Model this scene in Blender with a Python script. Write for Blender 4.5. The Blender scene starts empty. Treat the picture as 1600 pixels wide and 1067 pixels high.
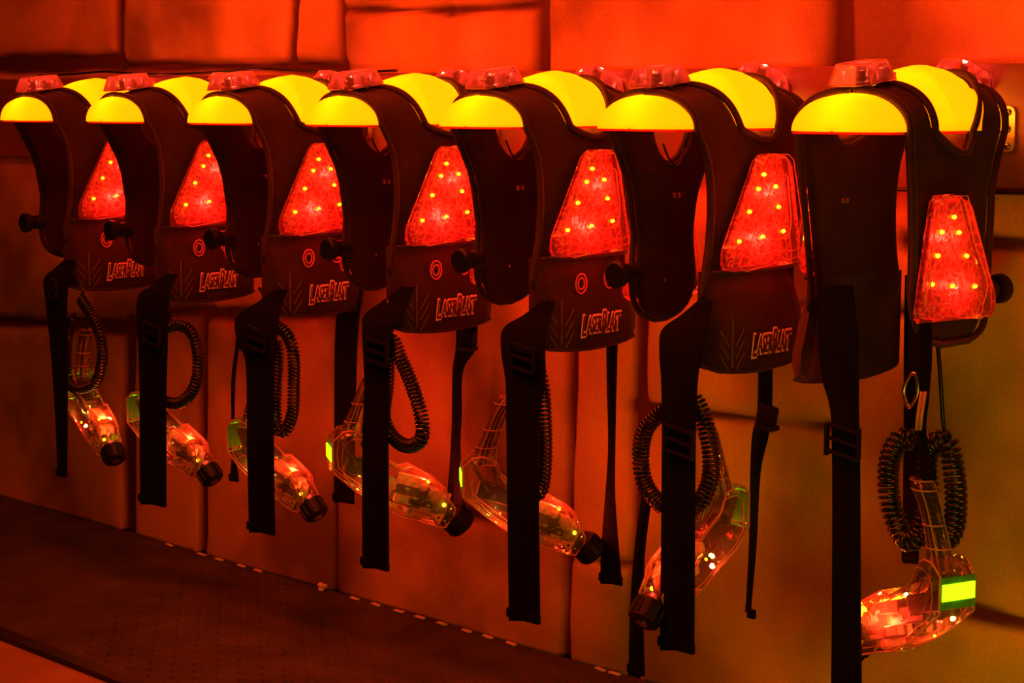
import bpy, bmesh, math, random
import numpy as np
from mathutils import Vector, Matrix
S = math.sqrt(.5)
R = math.radians
scene = bpy.context.scene
col = scene.collection

# ------------------------------------------------------------------ camera
FPX = 2915.0
PITCH = math.atan(375/FPX)
CAM = Vector((0, -3.0, 1.22))
cd = bpy.data.cameras.new('camera')
cd.sensor_width = 36.0
cd.lens = FPX*36/1600
cd.clip_start = .05
cam = bpy.data.objects.new('camera', cd)
col.objects.link(cam)
cam.location = CAM
cam.rotation_euler = (math.pi/2-PITCH, 0, R(45))
scene.camera = cam

# ------------------------------------------------------------------ world, lights, exposure
scene.view_settings.view_transform = 'Standard'
scene.view_settings.look = 'None'
scene.view_settings.gamma = 1
scene.view_settings.use_curve_mapping = False
scene.view_settings.exposure = 0.0
w = bpy.data.worlds.new('arena_gloom')
scene.world = w
w.use_nodes = True
w.node_tree.nodes['Background'].inputs[0].default_value = (1.0, .30, .045, 1)
w.node_tree.nodes['Background'].inputs[1].default_value = .030

def lamp(name, kind, loc, energy, color, parent=None, rot=(0, 0, 0), **kw):
    l = bpy.data.lights.new(name, kind)
    l.energy = energy
    l.color = color
    for k, v in kw.items():
        setattr(l, k, v)
    o = bpy.data.objects.new(name, l)
    col.objects.link(o)
    o.location = loc
    o.rotation_euler = rot
    o.parent = parent
    return o

RED = (1, .058, .007)
# red wash strip on the arena ceiling, aimed at the upper wall
lamp('ceiling_wash_light', 'AREA', (-2.6, -1.05, 2.35), 46, RED, rot=(R(35), 0, 0), shape='RECTANGLE', size=2.5, size_y=.25)
# unseen red fill further out, added to brighten the lower wall
lamp('red_fill_light', 'AREA', (-2.65, -1.5, 1.95), 11, RED, rot=(R(58), 0, 0), shape='RECTANGLE', size=.8, size_y=.2)
# unseen dim yellow fill, added low at the right for the olive wall
lamp('yellow_fill_light', 'AREA', (-.85, -1.2, .42), 2.8, (1, .78, .02), rot=(R(90), 0, R(32)), shape='DISK', size=.5)

# ------------------------------------------------------------------ helpers
def ray(u, v):
    r = Vector((S, S, 0)); f0 = Vector((-S, S, 0)); u0 = Vector((0, 0, 1))
    f = f0*math.cos(PITCH)-u0*math.sin(PITCH)
    up = u0*math.cos(PITCH)+f0*math.sin(PITCH)
    return r*(u-800)/FPX+up*(533.5-v)/FPX+f

def at(u, v, axis, val):
    """point of the plane axis=val seen at photo position (u, v)"""
    d = ray(u, v)
    return CAM+d*((val-CAM[axis])/d[axis])

def tag(o, label, cat, group=None, kind=None):
    if label: o['label'] = label
    if cat: o['category'] = cat
    if group: o['group'] = group
    if kind: o['kind'] = kind
    return o

def empty(name, loc=(0, 0, 0), rz=0):
    o = bpy.data.objects.new(name, None)
    o.empty_display_size = .05
    col.objects.link(o)
    o.location = loc
    o.rotation_euler = (0, 0, rz)
    return o

def link(name, me, mat, parent=None, smooth=False, label=None):
    o = bpy.data.objects.new(name, me)
    col.objects.link(o)
    if mat is not None and len(me.materials) == 0:
        me.materials.append(mat)
    o.parent = parent
    if smooth:
        me.polygons.foreach_set('use_smooth', [True]*len(me.polygons))
    if label: o['label'] = label
    return o

def mesh(name, verts, faces):
    me = bpy.data.meshes.new(name)
    me.from_pydata([tuple(v) for v in verts], [], faces)
    me.update()
    return me

def bm_obj(name, bm, mat, parent=None, smooth=False, label=None):
    me = bpy.data.meshes.new(name)
    bmesh.ops.recalc_face_normals(bm, faces=bm.faces[:])
    bm.to_mesh(me); bm.free()
    return link(name, me, mat, parent, smooth, label)

def add_box(bm, c, s, rot=None, bev=0):
    r = bmesh.ops.create_cube(bm, size=1)
    vs = r['verts']
    M = Matrix.Translation(Vector(c)) @ (rot.to_4x4() if rot else Matrix.Identity(4)) @ Matrix.Diagonal((s[0], s[1], s[2], 1))
    bmesh.ops.transform(bm, matrix=M, verts=vs)
    if bev:
        es = list({e for v in vs for e in v.link_edges})
        bmesh.ops.bevel(bm, geom=es, offset=bev, segments=2, affect='EDGES', profile=.6)

def add_cyl(bm, a, b, r1, r2=None, n=20):
    a = Vector(a); b = Vector(b)
    d = b-a
    q = d.to_track_quat('Z', 'Y').to_matrix().to_4x4()
    bmesh.ops.create_cone(bm, cap_ends=True, segments=n, radius1=r1, radius2=r1 if r2 is None else r2, depth=d.length,
                          matrix=Matrix.Translation((a+b)/2) @ q)

def add_ball(bm, c, r, n=12, sc=(1, 1, 1)):
    bmesh.ops.create_uvsphere(bm, u_segments=n, v_segments=max(6, n//2+2), radius=r,
                              matrix=Matrix.Translation(Vector(c)) @ Matrix.Diagonal((sc[0], sc[1], sc[2], 1)))

def add_tube(bm, pts, r, n=6, closed=False, taper=None):
    pts = [Vector(p) for p in pts]
    m = len(pts)
    rings = []
    prev = None
    for i, p in enumerate(pts):
        if closed:
            t = pts[(i+1) % m]-pts[i-1]
        else:
            t = pts[min(i+1, m-1)]-pts[max(i-1, 0)]
        if t.length < 1e-9: t = Vector((0, 0, 1))
        t.normalize()
        if prev is None:
            a = t.cross(Vector((0.13, .2, 1)));
            if a.length < 1e-3: a = t.cross(Vector((1, 0, 0)))
        else:
            a = prev-t*prev.dot(t)
            if a.length < 1e-5: a = t.orthogonal()
        a.normalize(); prev = a
        b = t.cross(a)
        rr = r if taper is None else r*taper[i]
        rings.append([bm.verts.new(p+(a*math.cos(2*math.pi*k/n)+b*math.sin(2*math.pi*k/n))*rr) for k in range(n)])
    for i in range(m if closed else m-1):
        A = rings[i]; B = rings[(i+1) % m]
        for k in range(n):
            bm.faces.new((A[k], A[(k+1) % n], B[(k+1) % n], B[k]))
    if not closed:
        bm.faces.new(rings[0][::-1]); bm.faces.new(rings[-1])

def smooth_path(pts, sub=6, closed=False):
    pts = [Vector(p) for p in pts]
    out = []
    n = len(pts)
    for i in range(n if closed else n-1):
        g = (lambda k: pts[k % n]) if closed else (lambda k: pts[max(0, min(n-1, k))])
        p0, p1, p2, p3 = g(i-1), g(i), g(i+1), g(i+2)
        for k in range(sub):
            t = k/sub
            out.append(.5*((2*p1)+(-p0+p2)*t+(2*p0-5*p1+4*p2-p3)*t*t+(-p0+3*p1-3*p2+p3)*t**3))
    if not closed: out.append(pts[-1])
    return out

def resample(pts, step):
    L = [0]
    for a, b in zip(pts, pts[1:]): L.append(L[-1]+(b-a).length)
    n = max(2, int(L[-1]/step))
    out = []; j = 0
    for i in range(n+1):
        s = L[-1]*i/n
        while j < len(L)-2 and L[j+1] < s: j += 1
        t = (s-L[j])/max(1e-9, L[j+1]-L[j])
        out.append(pts[j].lerp(pts[j+1], t))
    return out

def add_coil(bm, pts, r, pitch, cord):
    """telephone style coil wound round a path"""
    p = resample(smooth_path(pts, 10), pitch/10)
    q = []
    prev = None
    for i in range(len(p)):
        t = (p[min(i+1, len(p)-1)]-p[max(i-1, 0)]).normalized()
        a = Vector((.3, -1, .1)) if prev is None else prev
        a = (a-t*a.dot(t)).normalized(); prev = a
        b = t.cross(a)
        ang = 2*math.pi*i/10
        e = min(1, i/6, (len(p)-1-i)/6)
        e = max(.15, e)
        q.append(p[i]+(a*math.cos(ang)+b*math.sin(ang))*r*e)
    add_tube(bm, q, cord, 5)

def prism(outline, depth, axis='x', base=0.0, bev=.003, round_=0, seg=2, taper=1.0):
    """solid from a 2-D outline; axis = direction of its thickness"""
    bm = bmesh.new()
    pts = [Vector((a, b)) for a, b in outline]
    if round_:
        out = []
        n = len(pts)
        for i in range(n):
            p = pts[i]; a = (pts[i-1]-p); b = (pts[(i+1) % n]-p)
            k = min(round_, a.length*.45, b.length*.45)
            pa = p+a.normalized()*k; pb = p+b.normalized()*k
            for t in (0, .25, .5, .75, 1):
                out.append(pa*(1-t)**2+p*2*t*(1-t)+pb*t*t)
        pts = out
    c = sum(pts, Vector((0, 0)))/len(pts)
    def P(p, d, k):
        p = c+(p-c)*k
        if axis == 'x': return (base+d, p.x, p.y)
        if axis == 'y': return (p.x, base+d, p.y)
        return (p.x, p.y, base+d)
    A = [bm.verts.new(P(p, 0, 1)) for p in pts]
    B = [bm.verts.new(P(p, depth, taper)) for p in pts]
    n = len(pts)
    f1 = bm.faces.new(A); f2 = bm.faces.new(B[::-1])
    for i in range(n):
        bm.faces.new((A[i], B[i], B[(i+1) % n], A[(i+1) % n]))
    if bev:
        es = [e for e in f2.edges]+[e for e in f1.edges]
        bmesh.ops.bevel(bm, geom=es, offset=bev, segments=seg, affect='EDGES', profile=.5)
    return bm

# ------------------------------------------------------------------ materials
def new_mat(name):
    m = bpy.data.materials.new(name)
    m.use_nodes = True
    nt = m.node_tree
    return m, nt, nt.nodes['Principled BSDF'], nt.nodes['Material Output']

def bsdf(name, color, rough=.6, metal=0, spec=.5, noise=None, bump=None, emit=None, estr=0, var=.25):
    """principled material with procedural colour variation and bump"""
    m, nt, b, out = new_mat(name)
    b.inputs['Roughness'].default_value = rough
    b.inputs['Metallic'].default_value = metal
    b.inputs['Specular IOR Level'].default_value = spec
    tc = nt.nodes.new('ShaderNodeTexCoord')
    nz = nt.nodes.new('ShaderNodeTexNoise')
    nz.inputs['Scale'].default_value = noise or 30
    nz.inputs['Detail'].default_value = 4
    nt.links.new(tc.outputs['Object'], nz.inputs['Vector'])
    rp = nt.nodes.new('ShaderNodeValToRGB')
    rp.color_ramp.elements[0].position = .3; rp.color_ramp.elements[1].position = .7
    rp.color_ramp.elements[0].color = tuple(c*(1-var) for c in color)+(1,)
    rp.color_ramp.elements[1].color = tuple(min(1, c*(1+var)) for c in color)+(1,)
    nt.links.new(nz.outputs['Fac'], rp.inputs['Fac'])
    nt.links.new(rp.outputs['Color'], b.inputs['Base Color'])
    if bump:
        bp = nt.nodes.new('ShaderNodeBump')
        bp.inputs['Strength'].default_value = bump[1]
        bp.inputs['Distance'].default_value = .002
        n2 = nt.nodes.new('ShaderNodeTexNoise')
        n2.inputs['Scale'].default_value = bump[0]
        nt.links.new(tc.outputs['Object'], n2.inputs['Vector'])
        nt.links.new(n2.outputs['Fac'], bp.inputs['Height'])
        nt.links.new(bp.outputs['Normal'], b.inputs['Normal'])
    if emit:
        b.inputs['Emission Color'].default_value = tuple(emit)+(1,)
        b.inputs['Emission Strength'].default_value = estr
    return m

def clear(name, tint, gloss_tint, rough=.08, body=.12, body_col=(.8, .3, .25), ior=1.45):
    """clear moulded plastic: transparent, with glossy and slightly milky faces"""
    m, nt, b, out = new_mat(name)
    nt.nodes.remove(b)
    tr = nt.nodes.new('ShaderNodeBsdfTransparent'); tr.inputs[0].default_value = tuple(tint)+(1,)
    gl = nt.nodes.new('ShaderNodeBsdfGlossy'); gl.inputs[0].default_value = tuple(gloss_tint)+(1,); gl.inputs['Roughness'].default_value = rough
    tl = nt.nodes.new('ShaderNodeBsdfTranslucent'); tl.inputs[0].default_value = tuple(body_col)+(1,)
    df = nt.nodes.new('ShaderNodeBsdfDiffuse'); df.inputs[0].default_value = tuple(body_col)+(1,)
    mb = nt.nodes.new('ShaderNodeMixShader'); mb.inputs[0].default_value = .5
    nt.links.new(tl.outputs[0], mb.inputs[1]); nt.links.new(df.outputs[0], mb.inputs[2])
    fr = nt.nodes.new('ShaderNodeLayerWeight'); fr.inputs['Blend'].default_value = .35
    # milky amount rises on edge-on faces
    mr = nt.nodes.new('ShaderNodeMapRange')
    mr.inputs[3].default_value = body; mr.inputs[4].default_value = min(1, body*4.0)
    nt.links.new(fr.outputs['Facing'], mr.inputs[0])
    m1 = nt.nodes.new('ShaderNodeMixShader')
    nt.links.new(mr.outputs[0], m1.inputs[0]); nt.links.new(tr.outputs[0], m1.inputs[1]); nt.links.new(mb.outputs[0], m1.inputs[2])
    m2 = nt.nodes.new('ShaderNodeMixShader')
    nt.links.new(fr.outputs['Fresnel'], m2.inputs[0]); nt.links.new(m1.outputs[0], m2.inputs[1]); nt.links.new(gl.outputs[0], m2.inputs[2])
    bp = nt.nodes.new('ShaderNodeBump'); bp.inputs['Strength'].default_value = .25; bp.inputs['Distance'].default_value = .002
    tc = nt.nodes.new('ShaderNodeTexCoord'); nz = nt.nodes.new('ShaderNodeTexNoise'); nz.inputs['Scale'].default_value = 60
    nt.links.new(tc.outputs['Object'], nz.inputs['Vector']); nt.links.new(nz.outputs['Fac'], bp.inputs['Height'])
    nt.links.new(bp.outputs['Normal'], gl.inputs['Normal'])
    nt.links.new(m2.outputs[0], out.inputs[0])
    return m

def emit_mat(name, color, strength):
    m, nt, b, out = new_mat(name)
    nt.nodes.remove(b)
    e = nt.nodes.new('ShaderNodeEmission')
    e.inputs[0].default_value = tuple(color)+(1,)
    e.inputs[1].default_value = strength
    nt.links.new(e.outputs[0], out.inputs[0])
    return m

def fabric(name, color, weave=900, rough=.75, sheen=.25, spec=.2):
    m, nt, b, out = new_mat(name)
    b.inputs['Roughness'].default_value = rough
    b.inputs['Specular IOR Level'].default_value = spec
    b.inputs['Sheen Weight'].default_value = sheen
    b.inputs['Sheen Roughness'].default_value = .5
    b.inputs['Sheen Tint'].default_value = (.6, .5, .5, 1)
    tc = nt.nodes.new('ShaderNodeTexCoord')
    nz = nt.nodes.new('ShaderNodeTexNoise'); nz.inputs['Scale'].default_value = 14; nz.inputs['Detail'].default_value = 6
    rp = nt.nodes.new('ShaderNodeValToRGB')
    rp.color_ramp.elements[0].position = .3; rp.color_ramp.elements[1].position = .75
    rp.color_ramp.elements[0].color = tuple(c*.6 for c in color)+(1,)
    rp.color_ramp.elements[1].color = tuple(c*1.5 for c in color)+(1,)
    nt.links.new(tc.outputs['Object'], nz.inputs['Vector']); nt.links.new(nz.outputs['Fac'], rp.inputs['Fac'])
    nt.links.new(rp.outputs['Color'], b.inputs['Base Color'])
    wv = nt.nodes.new('ShaderNodeTexWave'); wv.bands_direction = 'Z'; wv.inputs['Scale'].default_value = weave/6
    wv.inputs['Distortion'].default_value = 1.5
    n2 = nt.nodes.new('ShaderNodeTexNoise'); n2.inputs['Scale'].default_value = weave/3
    ad = nt.nodes.new('ShaderNodeMath'); ad.operation = 'ADD'
    nt.links.new(tc.outputs['Object'], wv.inputs['Vector']); nt.links.new(tc.outputs['Object'], n2.inputs['Vector'])
    nt.links.new(wv.outputs['Fac'], ad.inputs[0]); nt.links.new(n2.outputs['Fac'], ad.inputs[1])
    bp = nt.nodes.new('ShaderNodeBump'); bp.inputs['Strength'].default_value = .35; bp.inputs['Distance'].default_value = .0012
    nt.links.new(ad.outputs[0], bp.inputs['Height']); nt.links.new(bp.outputs['Normal'], b.inputs['Normal'])
    return m

M_fab = fabric('black_nylon', (.025, .008, .008))
M_bind = fabric('ribbed_binding', (.030, .014, .013), 1500, .55)
M_web = fabric('black_webbing', (.003, .0025, .0025), 1200, sheen=.03, spec=.08)
M_rub = bsdf('black_rubber', (.006, .005, .005), .45, spec=.3)
M_cord = bsdf('glossy_black_cord', (.010, .009, .009), .25, spec=.6)
M_chrome = bsdf('worn_chrome', (.6, .55, .5), .25, metal=1)
M_brk = bsdf('brushed_brass_plate', (.75, .45, .25), .4, metal=.6)
M_pcb = bsdf('green_circuit_board', (.10, .13, .055), .5, noise=160, var=.7)
M_chip = bsdf('grey_component', (.42, .44, .27), .45, noise=90, var=.35)
M_dark = bsdf('dark_component', (.02, .018, .015), .35)
M_label = bsdf('yellow_warning_print', (.75, .6, .2), .6)
M_white = bsdf('pale_reflective_print', (.95, .75, .75), .35, var=.1)
M_ink = bsdf('dark_red_ink', (.07, .01, .01), .6)
M_chev = bsdf('grey_stitching', (.13, .11, .11), .6)
M_shell = clear('clear_red_lens', (.98, .80, .78), (1, .8, .8), .10, .10, (.9, .22, .18))
M_dome = clear('clear_sensor_dome', (.95, .80, .78), (1, .8, .75), .12, .20, (.95, .38, .34))
M_gun = clear('clear_housing', (.95, .93, .80), (1, .95, .85), .07, .055, (.85, .60, .35))
M_rim = clear('clear_plastic_edge', (.95, .8, .7), (1, .9, .8), .12, .8, (.95, .55, .45))
M_led = emit_mat('red_led_glow', (1, .30, .008), 9)
M_led2 = emit_mat('amber_led_glow', (1, .30, .01), 9)
M_lcd = emit_mat('green_lcd_glow', (.42, 1, .004), 2.2)
M_lcd2 = bsdf('green_lcd_surround', (.05, .22, .02), .3, emit=(.10, .5, .0), estr=.07)

# backplate with fine bright tracks
def trackmat():
    m, nt, b, out = new_mat('red_lit_track_board')
    b.inputs['Roughness'].default_value = .3
    tc = nt.nodes.new('ShaderNodeTexCoord')
    vo = nt.nodes.new('ShaderNodeTexVoronoi'); vo.feature = 'DISTANCE_TO_EDGE'; vo.inputs['Scale'].default_value = 62
    nz = nt.nodes.new('ShaderNodeTexNoise'); nz.inputs['Scale'].default_value = 45; nz.inputs['Detail'].default_value = 5
    mx = nt.nodes.new('ShaderNodeMix'); mx.data_type = 'VECTOR'; mx.inputs[0].default_value = .035
    nt.links.new(tc.outputs['Object'], mx.inputs[4]); nt.links.new(nz.outputs['Color'], mx.inputs[5])
    nt.links.new(mx.outputs[1], vo.inputs['Vector']); nt.links.new(tc.outputs['Object'], nz.inputs['Vector'])
    rp = nt.nodes.new('ShaderNodeValToRGB')
    e = rp.color_ramp.elements
    e[0].position = 0; e[0].color = (1, .80, .75, 1)
    e[1].position = .05; e[1].color = (.42, .11, .09, 1)
    k = rp.color_ramp.elements.new(.30); k.color = (.16, .035, .03, 1)
    nt.links.new(vo.outputs['Distance'], rp.inputs['Fac'])
    nt.links.new(rp.outputs['Color'], b.inputs['Base Color'])
    bp = nt.nodes.new('ShaderNodeBump'); bp.inputs['Strength'].default_value = .9; bp.inputs['Distance'].default_value = .004
    nt.links.new(nz.outputs['Fac'], bp.inputs['Height']); nt.links.new(bp.outputs['Normal'], b.inputs['Normal'])
    return m
M_track = trackmat()

# hanger shade: translucent moulded plastic lit from the bulbs inside it
def shademat():
    m, nt, b, out = new_mat('translucent_yellow_shade')
    nt.nodes.remove(b)
    tl = nt.nodes.new('ShaderNodeBsdfTranslucent'); tl.inputs[0].default_value = (1, .66, .03, 1)
    df = nt.nodes.new('ShaderNodeBsdfDiffuse'); df.inputs[0].default_value = (.85, .30, .02, 1)
    mx = nt.nodes.new('ShaderNodeMixShader'); mx.inputs[0].default_value = .25
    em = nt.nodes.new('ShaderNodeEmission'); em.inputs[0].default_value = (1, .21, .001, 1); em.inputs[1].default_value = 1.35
    ad = nt.nodes.new('ShaderNodeAddShader')
    nt.links.new(tl.outputs[0], mx.inputs[1]); nt.links.new(df.outputs[0], mx.inputs[2])
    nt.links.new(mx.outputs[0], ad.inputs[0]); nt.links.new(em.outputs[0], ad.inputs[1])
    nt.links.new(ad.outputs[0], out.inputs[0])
    return m
M_shade = shademat()
def traymat():
    m, nt, b, out = new_mat('red_diffuser')
    nt.nodes.remove(b)
    tl = nt.nodes.new('ShaderNodeBsdfTranslucent'); tl.inputs[0].default_value = (1, .05, .01, 1)
    df = nt.nodes.new('ShaderNodeBsdfDiffuse'); df.inputs[0].default_value = (.4, .06, .03, 1)
    mx = nt.nodes.new('ShaderNodeMixShader')
    nt.links.new(tl.outputs[0], mx.inputs[1]); nt.links.new(df.outputs[0], mx.inputs[2]); nt.links.new(mx.outputs[0], out.inputs[0])
    return m
M_tray = traymat()

# painted block wall: groove attribute picks joint paint, deepened with groove shade in its colour, noise picks the sponged paint colours
def wallmat():
    m, nt, b, out = new_mat('painted_stone_blocks')
    b.inputs['Roughness'].default_value = .75
    b.inputs['Specular IOR Level'].default_value = .2
    tc = nt.nodes.new('ShaderNodeTexCoord')
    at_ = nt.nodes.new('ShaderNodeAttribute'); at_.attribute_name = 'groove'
    ol = nt.nodes.new('ShaderNodeAttribute'); ol.attribute_name = 'olive'
    n1 = nt.nodes.new('ShaderNodeTexNoise'); n1.inputs['Scale'].default_value = 2.2; n1.inputs['Detail'].default_value = 3
    n2 = nt.nodes.new('ShaderNodeTexNoise'); n2.inputs['Scale'].default_value = 140; n2.inputs['Detail'].default_value = 3
    for n in (n1, n2): nt.links.new(tc.outputs['Object'], n.inputs['Vector'])
    r1 = nt.nodes.new('ShaderNodeValToRGB')
    e = r1.color_ramp.elements
    e[0].position = .36; e[0].color = (.26, .12, .05, 1)
    e[1].position = .58; e[1].color = (.82, .42, .16, 1)
    nt.links.new(n1.outputs['Fac'], r1.inputs['Fac'])
    r3 = nt.nodes.new('ShaderNodeValToRGB')
    e = r3.color_ramp.elements
    e[0].position = .34; e[0].color = (.26, .22, .03, 1)
    e[1].position = .58; e[1].color = (.62, .62, .05, 1)
    nt.links.new(n1.outputs['Fac'], r3.inputs['Fac'])
    m0 = nt.nodes.new('ShaderNodeMix'); m0.data_type = 'RGBA'
    nt.links.new(ol.outputs['Fac'], m0.inputs[0]); nt.links.new(r1.outputs[0], m0.inputs[6]); nt.links.new(r3.outputs[0], m0.inputs[7])
    # fine speckle
    r2 = nt.nodes.new('ShaderNodeMapRange'); r2.inputs[3].default_value = .78; r2.inputs[4].default_value = 1.12
    nt.links.new(n2.outputs['Fac'], r2.inputs[0])
    mm = nt.nodes.new('ShaderNodeMix'); mm.data_type = 'RGBA'; mm.blend_type = 'MULTIPLY'; mm.inputs[0].default_value = 1
    nt.links.new(m0.outputs[2], mm.inputs[6]); nt.links.new(r2.outputs[0], mm.inputs[7])
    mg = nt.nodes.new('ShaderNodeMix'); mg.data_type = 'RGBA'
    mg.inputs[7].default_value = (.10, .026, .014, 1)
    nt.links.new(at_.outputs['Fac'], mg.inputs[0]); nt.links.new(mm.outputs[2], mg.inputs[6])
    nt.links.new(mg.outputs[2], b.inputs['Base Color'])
    bp = nt.nodes.new('ShaderNodeBump'); bp.inputs['Strength'].default_value = .3; bp.inputs['Distance'].default_value = .003
    nt.links.new(n2.outputs['Fac'], bp.inputs['Height']); nt.links.new(bp.outputs['Normal'], b.inputs['Normal'])
    return m
M_wall = wallmat()
M_board = bsdf('red_painted_board', (.26, .075, .04), .6, noise=9, bump=(120, .3), var=.25)
M_mat = bsdf('brown_rubber_mat', (.055, .040, .018), .75, noise=6, bump=(400, .4), var=.45)
M_edge = bsdf('black_mat_edging', (.012, .012, .010), .5)
M_floor = bsdf('worn_orange_floor', (.36, .22, .11), .6, noise=5, bump=(200, .2), var=.25)
M_scrap = bsdf('pale_paper_scrap', (.85, .65, .5), .8)

# ------------------------------------------------------------------ setting
YW = -.08
def build_wall():
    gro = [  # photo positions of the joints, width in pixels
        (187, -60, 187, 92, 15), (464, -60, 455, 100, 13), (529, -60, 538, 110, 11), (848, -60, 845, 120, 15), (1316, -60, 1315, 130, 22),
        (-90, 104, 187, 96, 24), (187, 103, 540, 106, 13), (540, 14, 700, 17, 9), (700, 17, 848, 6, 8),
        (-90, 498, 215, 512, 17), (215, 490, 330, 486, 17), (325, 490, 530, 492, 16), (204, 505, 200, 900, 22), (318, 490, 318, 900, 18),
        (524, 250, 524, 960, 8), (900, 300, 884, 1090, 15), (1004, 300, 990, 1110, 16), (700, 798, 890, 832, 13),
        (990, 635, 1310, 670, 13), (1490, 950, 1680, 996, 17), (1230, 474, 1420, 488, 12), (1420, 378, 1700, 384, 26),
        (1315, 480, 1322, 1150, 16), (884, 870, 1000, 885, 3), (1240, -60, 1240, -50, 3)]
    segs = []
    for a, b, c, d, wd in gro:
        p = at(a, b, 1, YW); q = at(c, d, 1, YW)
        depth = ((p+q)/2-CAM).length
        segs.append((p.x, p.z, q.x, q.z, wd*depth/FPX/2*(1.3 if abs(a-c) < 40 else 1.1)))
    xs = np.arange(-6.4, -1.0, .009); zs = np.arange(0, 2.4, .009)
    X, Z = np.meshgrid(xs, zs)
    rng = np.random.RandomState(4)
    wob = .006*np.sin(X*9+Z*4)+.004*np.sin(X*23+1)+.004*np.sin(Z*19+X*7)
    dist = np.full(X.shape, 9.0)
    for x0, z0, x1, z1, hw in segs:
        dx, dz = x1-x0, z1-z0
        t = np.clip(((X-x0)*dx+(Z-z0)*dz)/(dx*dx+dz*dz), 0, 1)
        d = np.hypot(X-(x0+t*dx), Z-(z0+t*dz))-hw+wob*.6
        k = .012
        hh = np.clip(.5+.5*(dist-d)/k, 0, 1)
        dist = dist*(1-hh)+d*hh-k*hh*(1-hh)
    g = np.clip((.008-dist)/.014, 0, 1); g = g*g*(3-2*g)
    puff = np.clip(dist/.05, 0, 1); puff = 1-(1-puff)**2
    Y = YW+.014*g-.010*puff+.002*np.sin(X*5.1+Z*3)+.0015*np.sin(Z*11-X*6)
    pr = at(1400, 800, 1, YW); 
    ol = np.clip(1.25-np.hypot((X-pr.x)/.85, (Z-.36)/.55), 0, 1)
    ol2 = np.clip(1.0-np.hypot((X+5.0)/.55, (Z-.5)/.5), 0, 1)
    ol = np.clip(ol*1.6+ol2*.8, 0, 1)
    nz_, nx_ = X.shape
    verts = np.stack([X, Y, Z], -1).reshape(-1, 3)
    idx = np.arange(nz_*nx_).reshape(nz_, nx_)
    faces = np.stack([idx[:-1, :-1], idx[:-1, 1:], idx[1:, 1:], idx[1:, :-1]], -1).reshape(-1, 4)
    me = bpy.data.meshes.new('wall_back')
    me.vertices.add(len(verts)); me.vertices.foreach_set('co', verts.ravel().astype(np.float32))
    me.loops.add(faces.size); me.loops.foreach_set('vertex_index', faces.ravel().astype(np.int32))
    me.polygons.add(len(faces)); me.polygons.foreach_set('loop_start', np.arange(0, faces.size, 4, dtype=np.int32))
    me.update(calc_edges=True)
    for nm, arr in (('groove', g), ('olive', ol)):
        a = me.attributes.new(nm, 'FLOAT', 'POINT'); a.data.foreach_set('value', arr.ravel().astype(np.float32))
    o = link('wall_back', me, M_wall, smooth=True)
    md = o.modifiers.new('thickness', 'SOLIDIFY'); md.thickness = .06; md.offset = -1
    o['kind'] = 'structure'
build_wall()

bm = bmesh.new(); add_box(bm, (-3.6, -3.2, -.04), (7, 6.6, .06)); f = bm_obj('floor', bm, M_floor); f['kind'] = 'structure'
# backing board that carries the hangers
bm = bmesh.new(); add_box(bm, (-3.7, -.1, 1.172), (5.4, .018, .226), bev=.002)
bd = bm_obj('trim_1', bm, M_board); bd['kind'] = 'structure'

# walkway mat along the wall foot
matT = empty('rubber_mat', (-3.6, -.47, 0))
tag(matT, 'brown rubber walkway mat with raised studs along the foot of the painted block wall', 'mat')
def mat_mesh():
    bm = bmesh.new()
    add_box(bm, (0, .005, -.005), (5.6, .76, .01))
    for i in range(110):
        for j in range(12):
            x = -2.0+i*.040; y = -.34+j*.060+(i % 2)*.030
            wx = x-3.6
            if wx+(.6*(y+.3)) < -3.62 or wx > -1.9: continue
            add_studs.append((x, y))
    for x, y in add_studs:
        c = bm.verts.new((x, y, .0045))
        ring = [bm.verts.new((x+.016*math.cos(k*math.pi/3), y+.011*math.sin(k*math.pi/3), 0)) for k in range(6)]
        mid = [bm.verts.new((x+.012*math.cos(k*math.pi/3), y+.008*math.sin(k*math.pi/3), .0035)) for k in range(6)]
        for k in range(6):
            bm.faces.new((ring[k], ring[(k+1) % 6], mid[(k+1) % 6], mid[k])); bm.faces.new((mid[k], mid[(k+1) % 6], c))
    return bm
add_studs = []
bm_obj('mat_surface', mat_mesh(), M_mat, matT)
bm = bmesh.new(); add_box(bm, (0, -.395, -.003), (5.6, .04, .012), bev=.003)
bm_obj('edging_strip', bm, M_edge, matT, label='black edging strip')

for i, (u, v) in enumerate([(270, 850), (318, 865), (345, 873), (375, 884), (403, 891), (552, 935), (583, 945), (618, 956), (652, 965), (686, 975), (722, 987), (757, 996), (795, 1006), (945, 1043), (965, 1050)]):
    p = at(u, v, 2, .004)
    p.y = -.102
    bm = bmesh.new()
    add_box(bm, (0, 0, 0), (.030, .010, .004), bev=.001)
    o = bm_obj('paper_strip', bm, M_scrap)
    o.location = (p.x, p.y, .0035); o.rotation_euler = (0, R(2), R((i*37) % 13-6))
    tag(o, 'small pale strip lying where the mat meets the wall foot', 'strip', 'pale strips along the wall foot')
bm = bmesh.new()
random.seed(3)
for k in range(7):
    add_ball(bm, (random.uniform(-.007, .007), random.uniform(-.007, .007), .010+random.uniform(-.002, .009)), random.uniform(.006, .009), 8, (1, .9, .8))
o = bm_obj('popcorn_piece', bm, M_scrap, smooth=True)
p = at(519, 921, 2, 0); o.location = (p.x, min(p.y, -.11), 0)
tag(o, 'crumpled pale popcorn-like scrap on the mat at the wall foot', 'scrap')

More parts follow.
